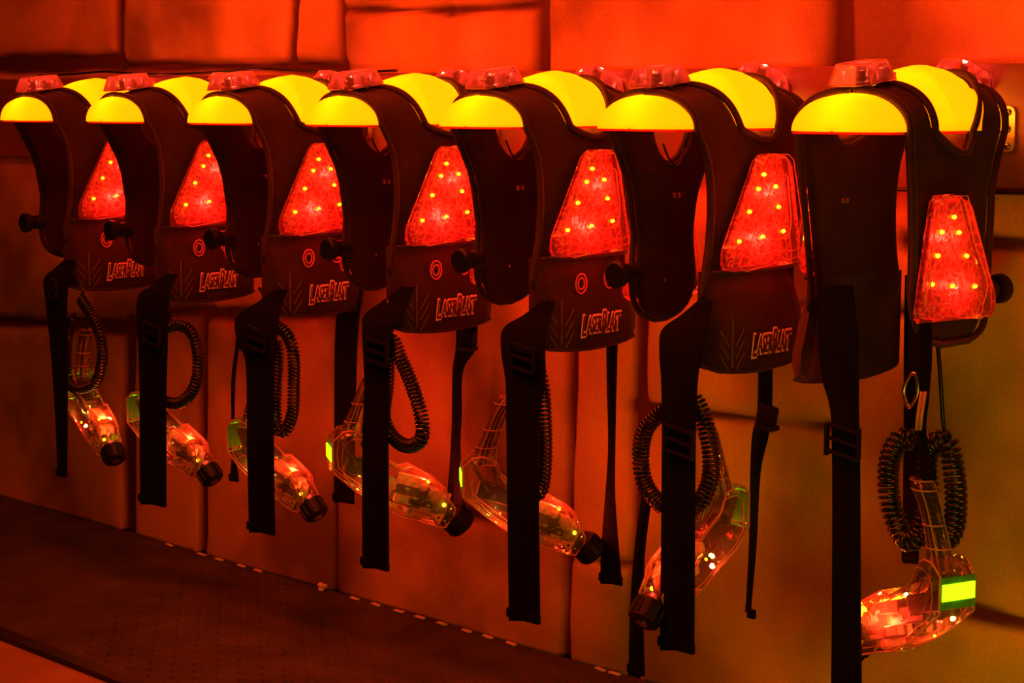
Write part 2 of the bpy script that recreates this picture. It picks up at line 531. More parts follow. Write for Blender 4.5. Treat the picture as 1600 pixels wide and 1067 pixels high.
# ------------------------------------------------------------------ hanger (illuminated shoulder form)
YC = -.31; Z0 = 1.172
HX = [(-.24, .050), (-.19, .056), (-.14, .062), (-.10, .071), (-.06, .084), (-.02, .100), (.03, .107), (.07, .102), (.11, .084), (.16, .064), (.20, .052)]
def hh(y):
    if y <= HX[0][0]: return HX[0][1]
    for (a, b), (c, d) in zip(HX, HX[1:]):
        if y <= c: return b+(d-b)*(y-a)/(c-a)
    return HX[-1][1]
A = .098

def shade_mesh():
    rows = []
    ys = [-.215, -.2145, -.212, -.207, -.198, -.185, -.165, -.14, -.115, -.09, -.06, -.03, 0, .03, .06, .09, .12, .145]
    for y in ys:
        k = 1.0
        if y < -.185:
            q = (-.185-y)/.030
            k = math.sqrt(max(.0004, 1-q*q))
        h = hh(y); a = A
        if y < -.185:
            h = hh(-.185)*k; a = A*(k**.8)
        row = []
        n = 22
        for i in range(n+1):
            th = math.pi*i/n
            c, s = math.cos(th), math.sin(th)
            e = .96
            row.append((a*math.copysign(abs(c)**e, c), y, h*abs(s)**e))
        rows.append(row)
    V = [v for r in rows for v in r]
    n = len(rows[0]); F = []
    for j in range(len(rows)-1):
        for i in range(n-1):
            F.append((j*n+i, j*n+i+1, (j+1)*n+i+1, (j+1)*n+i))
    return mesh('shade', V, F)

def build_hanger():
    h = empty('vest_hanger', (0, 0, 0))
    o = link('shade', shade_mesh(), M_shade, h, True)
    md = o.modifiers.new('t', 'SOLIDIFY'); md.thickness = .002; md.offset = -1
    # boxier wall-side section of the shade
    V = []; F = []; n = 24
    ys = [-.020, -.010, .005, .060, .070]
    for j, y in enumerate(ys):
        kk = (.90, .97, 1, 1, .97)[j]
        for i in range(n+1):
            th = math.pi*i/n; c, s = math.cos(th), math.sin(th)
            V.append((.1045*kk*math.copysign(abs(c)**.38, c), y, .074*kk*abs(s)**.38))
    for j in range(len(ys)-1):
        for i in range(n):
            F.append((j*(n+1)+i, j*(n+1)+i+1, (j+1)*(n+1)+i+1, (j+1)*(n+1)+i))
    o = link('inner_shade', mesh('inner_shade', V, F), M_shade, h, True)
    bm = bmesh.new()                                        # red plate added to block the bulbs' direct light below
    add_box(bm, (0, -.022, -.003), (A*2-.004, .34, .003), bev=.001)
    bm_obj('diffuser_plate', bm, M_tray, h, label='added red diffuser closing the underside')
    bm = bmesh.new()                                        # arm and plate at the wall
    add_box(bm, (0, .10, .012), (.035, .21, .02), bev=.004)
    bm_obj('arm', bm, M_brk, h)
    pl = prism([(-.088, -.038), (.088, -.038), (.088, .04), (-.088, .04)], .006, 'y', .194, bev=.0015, round_=.012)
    pl = bm_obj('wall_plate', pl, M_brk, h, label='metal wall plate')
    for x in (-.075, .075):
        for z in (-.028, .001, .03):
            bm = bmesh.new(); add_ball(bm, (x, .193, z), .0065, 10, (1, .55, 1)); bm_obj('screw', bm, M_chrome, pl, True)
    for y, e in ((-.165, .35), (-.03, .55), (.10, .35)):
        lamp('bulb', 'POINT', (0, y, .035), e*1.15, (1, .42, .02), h, shadow_soft_size=.018)
    return h

# ------------------------------------------------------------------ vest
FRONT = dict(rows=[(0, -.160, .163), (-.03, -.142, .156), (-.06, -.130, .148), (-.10, -.124, .140), (-.15, -.123, .128), (-.21, -.128, .116), (-.26, -.138, .110), (-.30, -.142, .115)],
             neck=[(0, -.036, .069), (-.006, -.022, .066), (-.013, -.002, .058), (-.019, .020, .042)], side=1)
BACK = dict(rows=[(0, -.150, .156), (-.05, -.119, .135), (-.09, -.096, .115), (-.13, -.082, .098), (-.20, -.070, .088), (-.29, -.078, .096), (-.325, -.070, .086), (-.350, -.048, .060), (-.362, -.012, .02)],
            neck=[(0, -.040, .078), (-.03, -.028, .068), (-.05, -.012, .055), (-.062, .005, .038), (-.067, .016, .028)], side=-1)
# the turned vest's back panel sags wider, with a shallower neck
BACK_WIDE = dict(rows=[(0, -.126, .158), (-.05, -.100, .153), (-.10, -.080, .148), (-.20, -.073, .143), (-.26, -.073, .144), (-.31, -.073, .130), (-.333, -.058, .106), (-.346, -.020, .06)],
                 neck=[(0, -.026, .086), (-.012, -.024, .066), (-.024, -.014, .044), (-.034, -.004, .020)], side=-1)
def interp(t, z, k):
    if z >= t[0][0]: return t[0][k]
    for p, q in zip(t, t[1:]):
        if z >= q[0]: return p[k]+(q[k]-p[k])*(p[0]-z)/(p[0]-q[0])
    return t[-1][k]

TH = [90, 82, 74, 66, 57, 48, 39, 30, 21, 12, 5]
FLIP = 1
def panel_points(sp):
    rows = []
    s = sp['side']
    def P(y, th=None, z=None):
        if th is not None:
            c, q = math.cos(R(th)), math.sin(R(th)); e = .88
            return Vector((s*(A+.006)*c**e, y, (hh(y*FLIP)+.007)*q**e))
        bulge = .010*math.sin(min(1, -z/.3)*math.pi*.8)
        return Vector((s*(A+.006+bulge*(1-((y-.0)/.17)**2)), y, z))
    seq = []
    for t in TH:
        k = t/90
        yo1 = sp['rows'][0][1]-.020*k; yo2 = sp['rows'][0][2]+.004*k
        n1, n2 = sp['neck'][0][1], sp['neck'][0][2]
        kk = k**.75
        seq.append(('th', t, yo1, n1+(-.100-n1)*kk, n2+(.100-n2)*kk, yo2, True))
    zs = sorted({z for z, _, _ in sp['neck']} | {z for z, _, _ in sp['rows']} | {-.035, -.075, -.115, -.18, -.24}, reverse=True)
    zb = sp['neck'][-1][0]
    for z in zs:
        if z < sp['rows'][-1][0]: continue
        yo1 = interp(sp['rows'], z, 1); yo2 = interp(sp['rows'], z, 2)
        n1 = interp(sp['neck'], z, 1); n2 = interp(sp['neck'], z, 2)
        if z < zb:
            f = min(1, (zb-z)/.08)
            m = yo1+(yo2-yo1)*.42; m2 = yo1+(yo2-yo1)*.58
            n1 = n1+(m-n1)*f; n2 = n2+(m2-n2)*f
        seq.append(('z', z, yo1, n1, n2, yo2, z > zb))
    NL = 6; NM = 3
    for kind, v, a, n1, n2, b, gap in seq:
        row = []
        for i in range(NL): row.append(a+(n1-a)*i/(NL-1))
        for i in range(1, NM+1): row.append(n1+(n2-n1)*i/(NM+1))
        for i in range(NL): row.append(n2+(b-n2)*i/(NL-1))
        rows.append(([P(y, th=v) if kind == 'th' else P(y, z=v) for y in row], gap))
    return rows, NL, NM

def panel(sp, name, parent):
    rows, NL, NM = panel_points(sp)
    bm = bmesh.new()
    W = 2*NL+NM
    grid = []
    for k, (r, gap) in enumerate(rows):
        row = []
        for i, p in enumerate(r):
            hole = NL <= i < NL+NM and gap
            row.append(None if hole else bm.verts.new(p))
        grid.append(row)
    for j in range(len(grid)-1):
        for i in range(W-1):
            q = (grid[j][i], grid[j][i+1], grid[j+1][i+1], grid[j+1][i])
            if None in q: continue
            f = bm.faces.new(q)
    for f in bm.faces:
        f.normal_update()
    o_me = bpy.data.meshes.new(name)
    bm.to_mesh(o_me); bm.free()
    o = link(name, o_me, M_fab, parent, True)
    md = o.modifiers.new('padding', 'SOLIDIFY'); md.thickness = .013; md.offset = 1 if sp['side'] > 0 else -1
    if sp['side'] > 0: md.offset = 1
    md2 = o.modifiers.new('soft', 'SUBSURF'); md2.levels = 1; md2.render_levels = 1
    # piping along the cut edges
    out = Vector((sp['side']*.005, 0, 0))
    L = [r[0]+out*.8 for r, g in rows]; Rr = [r[-1]+out*.8 for r, g in rows]
    N1 = [r[NL-1]+out*.8 for r, g in rows if g]; N2 = [r[NL+NM]+out*.8 for r, g in rows if g]
    last = [r for r, g in rows if not g][0]
    neck = N1+[last[NL-1]+out, last[NL+1]+out*1.2, last[NL+NM]+out]+N2[::-1]
    bottom = [rows[-1][0][i]+out*.8 for i in range(W)]
    for pts, nm in ((L+bottom+Rr[::-1], 'edge_binding'), (neck, 'neck_binding')):
        bm = bmesh.new(); add_tube(bm, smooth_path(pts, 3), .0062, 8)
        bm_obj(nm, bm, M_bind, o, True)
    return o

def mirror_pts(pts, s): return [(s*x, y, z) for x, y, z in pts]

LAMP = [(-.020, 0), (.060, 0), (.099, -.188), (.094, -.203), (-.104, -.209), (-.113, -.198), (-.113, -.170)]
LEDS = [(440, 228), (393, 335), (318, 500), (232, 715), (545, 322), (575, 478), (620, 665), (437, 695)]
def chest_lamp(parent, s, dz, x0, dy=0):
    """clear trapezoid light box; s = side, dz = height of its top, x0 = distance of its back from the vest's middle"""
    g = []
    pts = [(y+dy, z+dz) for y, z in LAMP]
    base = prism(pts, s*.026, 'x', s*(x0+.001), bev=.004, round_=.012, taper=.93)
    box = bm_obj('light_box', base, M_shell, parent, True, label='clear red-lit light box')
    box.data.polygons.foreach_set('use_smooth', [False]*len(box.data.polygons))
    inner = [((y-dy+.006)*.90-.006+dy, (z-dz+.1)*.93-.1+dz) for y, z in pts]
    bp = prism(inner, s*.003, 'x', s*(x0+.003), bev=0, round_=.01)
    bm_obj('light_board', bp, M_track, box)
    q = lambda X, Y, d=.012: Vector((s*(x0+d), dy-.113+(X-105)/640*.213, dz-(Y-75)/865*.207))
    bm = bmesh.new()
    add_tube(bm, smooth_path([q(200, 850, .018), q(165, 690, .018), q(300, 400, .018), q(410, 110, .018), q(560, 95, .018), q(620, 160, .018), q(700, 600, .018), q(715, 800, .018), q(560, 800, .018), q(380, 830, .018)], 4), .0011, 5)
    add_tube(bm, smooth_path([q(330, 700, .014), q(500, 300, .014), q(545, 235, .014), q(620, 240, .014), q(640, 330, .014), q(655, 690, .014), q(420, 705, .014)], 4), .0012, 5)
    add_tube(bm, smooth_path([q(360, 680, .016), q(440, 520, .016), q(490, 520, .016), q(520, 610, .016)], 4), .0010, 5)
    add_tube(bm, [q(160, 890, .024), q(240, 935, .024), q(700, 860, .024), q(745, 780, .024), q(740, 640, .024), q(640, 120, .024), q(590, 80, .024), q(400, 85, .024), q(155, 690, .024), q(150, 900, .024)], .0010, 5)
    random.seed(7)
    for k in range(34):
        X = random.uniform(230, 650); Y = random.uniform(150, 860)
        if X < 105+(865-(Y-75))*.36+60: continue
        a = q(X, Y, .008); d = Vector((0, random.uniform(-.012, .012), random.uniform(-.012, .012)))
        add_tube(bm, [a, a+d*.5+Vector((s*.003, 0, 0)), a+d], .0008, 4)
    for X, Y in ((415, 690), (610, 655), (520, 410)):
        c = q(X, Y, .010)
        add_tube(bm, [c+Vector((0, .007*math.cos(t*math.pi/5), .007*math.sin(t*math.pi/5))) for t in range(10)], .0010, 4, closed=True)
    bm_obj('moulded_ribs', bm, M_rim, box, True)
    for X, Y in LEDS:
        bm = bmesh.new(); add_ball(bm, q(X, Y, .009), .0038, 8, (1, 1.35, 1)); bm_obj('led', bm, M_led, box, True)
    # the light of those diodes
    lamp('led_light', 'POINT', (s*(x0+.018), dy+.02, dz-.07), .42, (1, .02, .012), box, shadow_soft_size=.006)
    lamp('led_light', 'POINT', (s*(x0+.018), dy-.015, dz-.15), .48, (1, .02, .012), box, shadow_soft_size=.006)
    return box

def shoulder_sensor(parent, y, z, tilt):
    rot = Matrix.Rotation(R(tilt), 4, 'X')
    T = Matrix.Translation((0, y, z)) @ rot
    out = [(-.042, -.036), (-.026, -.056), (.026, -.056), (.042, -.036), (.042, .036), (.026, .056), (-.026, .056), (-.042, .036)]
    bm = prism(out, .033, 'z', 0, bev=.0025, taper=.74)
    bmesh.ops.transform(bm, matrix=T, verts=bm.verts[:])
    dome = bm_obj('shoulder_sensor', bm, M_dome, parent, label='clear faceted shoulder sensor dome')
    bm = bmesh.new()
    add_box(bm, (0, 0, .003), (.062, .088, .003))
    for yy in (-.03, 0, .03):
        for xx in (-.02, .02):
            add_box(bm, (xx, yy, .014), (.010, .010, .018), bev=.001)
    bmesh.ops.transform(bm, matrix=T, verts=bm.verts[:])
    bm_obj('sensor_board', bm, M_dark, dome)
    bm = bmesh.new()
    random.seed(5)
    for k in range(16):
        a = Vector((random.uniform(-.03, .03), random.uniform(-.045, .045), random.uniform(.006, .024)))
        add_box(bm, a, (.002, random.uniform(.004, .014), random.uniform(.004, .012)), Matrix.Rotation(random.uniform(0, 3), 3, 'Z'))
    for k in range(8):
        a, b = out[k], out[(k+1) % 8]
        add_tube(bm, [(a[0]*.985, a[1]*.985, .001), (a[0]*.75, a[1]*.75, .0325)], .0011, 5)
        add_tube(bm, [(a[0]*.75, a[1]*.75, .0325), (b[0]*.75, b[1]*.75, .0325)], .0011, 5)
    bmesh.ops.transform(bm, matrix=T, verts=bm.verts[:])
    bm_obj('reflector', bm, M_rim, dome)
    lamp('led_light', 'POINT', tuple(T @ Vector((0, 0, .020))),   .22, (1, .09, .05), dome, shadow_soft_size=.005)

def text_mesh(parts, extrude, offset):
    """lettering laid out in the XY plane from (text, x, y, size, x-scale)"""
    bm = bmesh.new()
    for t, x, y, sz, xs in parts:
        cu = bpy.data.curves.new('lettering', 'FONT')
        cu.body = t; cu.size = sz; cu.extrude = extrude; cu.offset = offset; cu.space_character = .92 if offset == 0 else .92
        ob = bpy.data.objects.new('lettering', cu); col.objects.link(ob)
        dg = bpy.context.evaluated_depsgraph_get(); dg.update()
        me = bpy.data.meshes.new_from_object(ob.evaluated_get(dg))
        me.transform(Matrix.Translation((x, y, 0)) @ Matrix.Diagonal((xs, 1, 1, 1)))
        bm.from_mesh(me)
        bpy.data.objects.remove(ob); bpy.data.curves.remove(cu); bpy.data.meshes.remove(me)
    return bm

def pocket(parent):
    ys = [-.140, -.134, -.115, -.08, -.04, 0, .04, .08, .112, .135, .142]
    V = []; F = []
    tz = [0, .02, .06, .12, .2, .3, .45, .6, .75, .88, .96, 1]
    for t in tz:
        for i, y in enumerate(ys):
            k = i/(len(ys)-1)
            yy = -.142+(y+.140)*(.240+t*.040)/.282
            zt = -.250
            zb = -.415-.020*math.sin(math.pi*k)
            e = math.sin(math.pi*min(1, max(0, (k*1.0)))) ** .28 if 0 < k < 1 else 0
            d = (.012+.024*min(1, t*2.2)*(1-.45*max(0, t-.85)/.15))
            edge = 1.0 if 0 < i < len(ys)-1 else .35
            wr = .0012*math.sin(yy*60+t*9)+.0015*math.sin(t*21+yy*30)
            V.append((.104+d*edge*(.8+.2*e)+wr, yy, zt+(zb-zt)*t))
    n = len(ys)
    for j in range(len(tz)-1):
        for i in range(n-1): F.append((j*n+i, j*n+i+1, (j+1)*n+i+1, (j+1)*n+i))
    # sides, back
    m = len(V)
    for t in (0, 1):
        for i in range(n):
            src = V[(0 if t == 0 else (len(tz)-1)*n)+i]
            V.append((.098, src[1], src[2]))
    for i in range(n-1):
        F.append((i+1, i, m+i, m+i+1))
        b0 = (len(tz)-1)*n
        F.append((b0+i, b0+i+1, m+n+i+1, m+n+i))
        F.append((m+i, m+i+1, m+n+i+1, m+n+i))
    F.append([m]+[j*n for j in range(len(tz))]+[m+n])
    F.append([m+n-1]+[j*n+n-1 for j in range(len(tz))]+[m+2*n-1])
    po = link('pocket', mesh('pocket', V, F), M_fab, parent, True)
    bm = bmesh.new()
    add_tube(bm, [(.128, -.138, -.250), (.137, -.09, -.251), (.139, 0, -.251), (.136, .07, -.251), (.124, .108, -.250)], .004, 6)
    bm_obj('pocket_hem', bm, M_bind, po, True)
    bm = bmesh.new(); add_tube(bm, [V[(len(tz)-1)*n+i] for i in range(n)], .004, 6)
    bm_obj('pocket_piping', bm, M_bind, po, True)
    # lettering
    Lp = [('L', 0, -.004, .050, .50), ('ASER', .0135, 0, .040, .46), ('B', .0515, -.001, .052, .46), ('LAST', .0655, -.001, .043, .40)]
    def fit(bm, d):
        for v in bm.verts:
            x = (v.co.x-fx0)/(fx1-fx0); y = (v.co.y-fy0)/(fy1-fy0)
            # letters lean a little and the word swells towards its ends
            v.co = Vector((d+v.co.z, -.040+x*.110+(y-.5)*.006, -.406+y*.044+(x*.002)))
    bm = text_mesh(Lp, .0011, .0002)
    xs_ = [v.co.x for v in bm.verts]; ys_ = [v.co.y for v in bm.verts]
    fx0, fx1, fy0, fy1 = min(xs_), max(xs_), min(ys_), max(ys_)
    fit(bm, .1455)
    bm2 = text_mesh(Lp, .0006, .0038)
    fit(bm2, .1445)
    lg = bm_obj('logo_outline', bm2, M_white, po, label='pale outline of the LASER BLAST lettering')
    bm_obj('logo_lettering', bm, M_ink, lg, label='dark LASER BLAST lettering')
    # chevrons
    bm = bmesh.new()
    for sgn in (-1, 1):
        for k in range(3):
            z = -.352-k*.022
            add_tube(bm, [(.1415, -.096+sgn*.034, z), (.1425, -.096+sgn*.010, z-.030)], .0008, 4)
    add_tube(bm, [(.1415, -.096, -.330), (.1415, -.096, -.42)], .0012, 4)
    bm_obj('chevron_stitching', bm, M_chev, po)
    return po

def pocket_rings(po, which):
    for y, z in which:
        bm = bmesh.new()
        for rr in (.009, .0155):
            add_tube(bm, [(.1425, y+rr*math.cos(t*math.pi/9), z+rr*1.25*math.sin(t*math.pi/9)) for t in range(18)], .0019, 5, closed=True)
        bm_obj('pocket_glow_ring', bm, M_ring, po, True)
M_ring = bsdf('dim_red_ring_glow', (.5, .05, .03), .5, emit=(1, .03, .01), estr=.18)  # reflective rings; the lamp light on them is put in as faint emission

def side_knob(parent, s):
    """round battery plug on the side edge of the back panel"""
    bm = bmesh.new()
    x = -.104; z = -.268
    add_cyl(bm, (x, -.080, z), (x, -.106, z), .020, .017)
    add_cyl(bm, (x, -.104, z), (x, -.122, z), .012)
    add_cyl(bm, (x, -.120, z), (x, -.134, z), .024, .026)
    add_cyl(bm, (x, -.134, z), (x, -.138, z), .026, .021)
    k = bm_obj('battery_plug', bm, M_rub, parent)
    return k

def snaps(parent, pts, s):
    for x, y, z in pts:
        bm = bmesh.new(); add_ball(bm, (x, y, z), .0055, 10, (.5, 1, 1)); bm_obj('snap', bm, M_chrome, parent, True)

def build_vest(rings, back=BACK, back_dy=.045, back_dz=-.120, flip=1):
    global FLIP
    FLIP = flip
    v = empty('laser_tag_vest')
    fp = panel(FRONT, 'front_panel', v)
    bp = panel(back, 'back_panel', v)
    chest_lamp(v, 1, -.045, .124)
    chest_lamp(v, -1, back_dz, .124, back_dy)
    po = pocket(v)
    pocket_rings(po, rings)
    shoulder_sensor(v, -.136*flip, .078, 7*flip)
    shoulder_sensor(v, .158*flip, .076, -18*flip)
    side_knob(v, -1)
    snaps(bp, [(-.100, .027, -.128), (-.100, .041, -.128), (-.100, .0, -.287)], 1)
    snaps(fp, [(.100, .027, -.12), (.100, .041, -.12), (.104, .065, -.272), (.104, -.055, -.265)], 1)
    bm = bmesh.new()
    add_tube(bm, smooth_path([(-.098, -.010, -.030), (-.092, .005, -.062), (-.092, .030, -.070), (-.098, .052, -.040)], 5), .0022, 6)
    bm_obj('hanging_loop', bm, M_bind, bp, True)
    return v

def copy_tree(o, parent=None, skip=()):
    c = o.copy(); col.objects.link(c); c.parent = parent
    for ch in list(o.children):
        if ch.name.split('.')[0] in skip: continue
        copy_tree(ch, c, skip)
    return c

XI = [-4.263, -3.860, -3.440, -3.016, -2.600, -2.183, -1.754]
GRP_H = None
hanger = build_hanger()
ordh = ['leftmost', 'second from the left', 'third from the left', 'middle', 'third from the right', 'second from the right', 'rightmost']
hangers = []
for i, x in enumerate(XI):
    o = hanger if i == 0 else copy_tree(hanger)
    o.location = (x, YC, Z0)
    tag(o, 'glowing yellow arched hanger on the red board, %s of seven' % ordh[i], 'hanger', 'glowing hangers under the vests')
    hangers.append(o)

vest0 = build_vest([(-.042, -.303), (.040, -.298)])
vlab = ['black laser tag vest at the far left end of the row',
        'black laser tag vest hanging second from the left in the row',
        'black laser tag vest hanging third from the left in the row',
        'black laser tag vest in the middle of the row, red rings on its pocket',
        'black laser tag vest third from the right, two red rings above its lettering',
        'black laser tag vest second from the right, dark pocket with lettering',
        'rightmost black laser tag vest, turned round, no pocket on its visible panel']
vests = []
for i, x in enumerate(XI):
    if i == 6:
        o = build_vest([], BACK_WIDE, .065, -.100, -1)
    else:
        o = vest0 if i == 0 else copy_tree(vest0, None, ('pocket_glow_ring',) if i == 5 else ())
    o.location = (x, YC, Z0)
    if i == 6:
        o.rotation_euler = (0, 0, math.pi); o.location.y = YC+.002
    tag(o, vlab[i], 'vest', 'laser tag vests hanging in a row')
    vests.append(o)

# ------------------------------------------------------------------ straps (each vest's own)
def world_part(name, bm, mat, thing, smooth=False, label=None):
    bpy.context.view_layer.update()
    M = Matrix.Translation(thing.location) @ thing.rotation_euler.to_matrix().to_4x4() @ Matrix.Diagonal((*thing.scale, 1))
    bmesh.ops.transform(bm, matrix=M.inverted(), verts=bm.verts[:])
    return bm_obj(name, bm, mat, thing, smooth, label)

def ribbon(rows, y, thick=.004, ys=None):
    bm = bmesh.new()
    P = []
    for k, (a, b, v) in enumerate(rows):
        yy = y if ys is None else ys[k]
        P.append((at(a, v, 1, yy), at(b, v, 1, yy)))
    Lp = smooth_path([p[0] for p in P], 4); Rp = smooth_path([p[1] for p in P], 4)
    prev = None
    for l, r in zip(Lp, Rp):
        m = l.lerp(r, .5)+Vector((0, -.0025, 0))
        ring = [bm.verts.new(q) for q in (l, m, r, r+Vector((0, thick, 0)), m+Vector((0, thick, 0)), l+Vector((0, thick, 0)))]
        if prev:
            for k in range(6): bm.faces.new((prev[k], prev[(k+1) % 6], ring[(k+1) % 6], ring[k]))
        else: bm.faces.new(ring)
        prev = ring
    bm.faces.new(prev[::-1])
    # folded hem at the end
    l, r = Lp[-1], Rp[-1]
    d = (Lp[-2]-Lp[-1]).normalized()
    c = (l+r)/2+d*.010
    add_box(bm, c+Vector((0, -.001, 0)), ((r-l).length*1.04, thick+.005, .018), bev=.002)
    return bm

NY = [-.452, -.462, -.480, -.495, -.50, -.50, -.50, -.50, -.50]
NEAR = {0: [(100, 118, 406), (84, 112, 420), (68, 107, 437), (72, 103, 480), (80, 105, 560), (86, 104, 650), (90, 103, 745)],
        1: [(258, 276, 428), (236, 268, 446), (214, 262, 468), (216, 260, 540), (218, 258, 620), (218, 258, 700), (219, 258, 788)],
        2: [(430, 448, 452), (402, 440, 472), (368, 434, 497), (372, 430, 540), (384, 427, 570), (386, 426, 700), (389, 428, 832)],
        3: [(628, 646, 448), (598, 638, 470), (569, 628, 492), (566, 610, 520), (569, 607, 600), (566, 605, 700), (566, 606, 888)],
        4: [(846, 866, 470), (818, 860, 492), (786, 852, 513), (783, 850, 550), (790, 850, 600), (791, 840, 680), (795, 842, 970)],
        5: [(1092, 1112, 468), (1064, 1108, 492), (1034, 1102, 515), (1030, 1095, 550), (1033, 1088, 600), (1034, 1085, 700), (1031, 1083, 1016)],
        6: [(1282, 1330, 445), (1278, 1338, 520), (1284, 1340, 590), (1297, 1340, 640), (1300, 1342, 720), (1300, 1343, 900), (1298, 1345, 1110)]}
BUCK = {0: (84, 452), 1: (239, 522), 2: (402, 530), 3: (590, 550), 4: (818, 560), 5: (1062, 690), 6: (1318, 690)}
FAR = {1: ([(371, 376, 500), (367, 372, 545), (361, 366, 600), (362, 366, 700), (360, 371, 740), (359, 371, 752)], -.20),
       2: ([(540, 566, 450), (528, 562, 480), (523, 557, 540), (522, 553, 700), (522, 552, 785)], -.20),
       3: ([(713, 745, 505), (712, 742, 545), (707, 722, 580), (706, 720, 650), (704, 718, 700), (699, 722, 770), (697, 725, 795)], -.20),
       4: ([(947, 964, 528), (948, 962, 600), (950, 960, 700), (945, 960, 780), (939, 966, 860), (938, 971, 912)], -.20),
       5: ([(1185, 1206, 560), (1183, 1205, 640), (1175, 1200, 680), (1172, 1187, 740), (1170, 1181, 850), (1165, 1173, 945), (1163, 1174, 955)], -.20),
       6: ([(1414, 1440, 430), (1412, 1440, 545), (1412, 1438, 640), (1411, 1436, 760), (1411, 1434, 880)], -.22)}
FB = {3: (731, 530), 5: (1198, 652), 2: (545, 470)}
for i, v in enumerate(vests):
    rows = NEAR[i]
    y = -.52 if i == 5 else -.50
    ny = None if i == 6 else [q+y+.50 for q in NY]
    st = world_part('waist_strap', ribbon(rows, y, ys=ny), M_web, v, False, label='wide black webbing strap')
    u, w_ = BUCK[i]
    c = at(u, w_, 1, y-.004)
    bm = bmesh.new()
    sc = .5 if i == 0 else 1
    for dz in (-.022, 0, .022):
        add_box(bm, c+Vector((0, -.003, dz)), (.066*sc, .009, .006), Matrix.Rotation(R(9), 3, 'Y'), bev=.0015)
    for dx in (-.031*sc, .031*sc):
        add_box(bm, c+Vector((dx, -.003, 0)), (.006, .009, .052), bev=.0015)
    bk = world_part('strap_buckle', bm, M_rub, v)
    if i in FAR:
        rows, y = FAR[i]
        world_part('side_strap', ribbon(rows, y, .003), M_web, v, label='narrow black side strap')
    if i in FB:
        c = at(FB[i][0], FB[i][1], 1, FAR[i][1]-.006)
        bm = bmesh.new()
        add_box(bm, c, (.042, .018, .050), Matrix.Rotation(R(12), 3, 'Y'), bev=.007)
        add_box(bm, c+Vector((.004, -.004, -.018)), (.046, .020, .010), bev=.003)
        world_part('side_buckle', bm, M_rub, v)

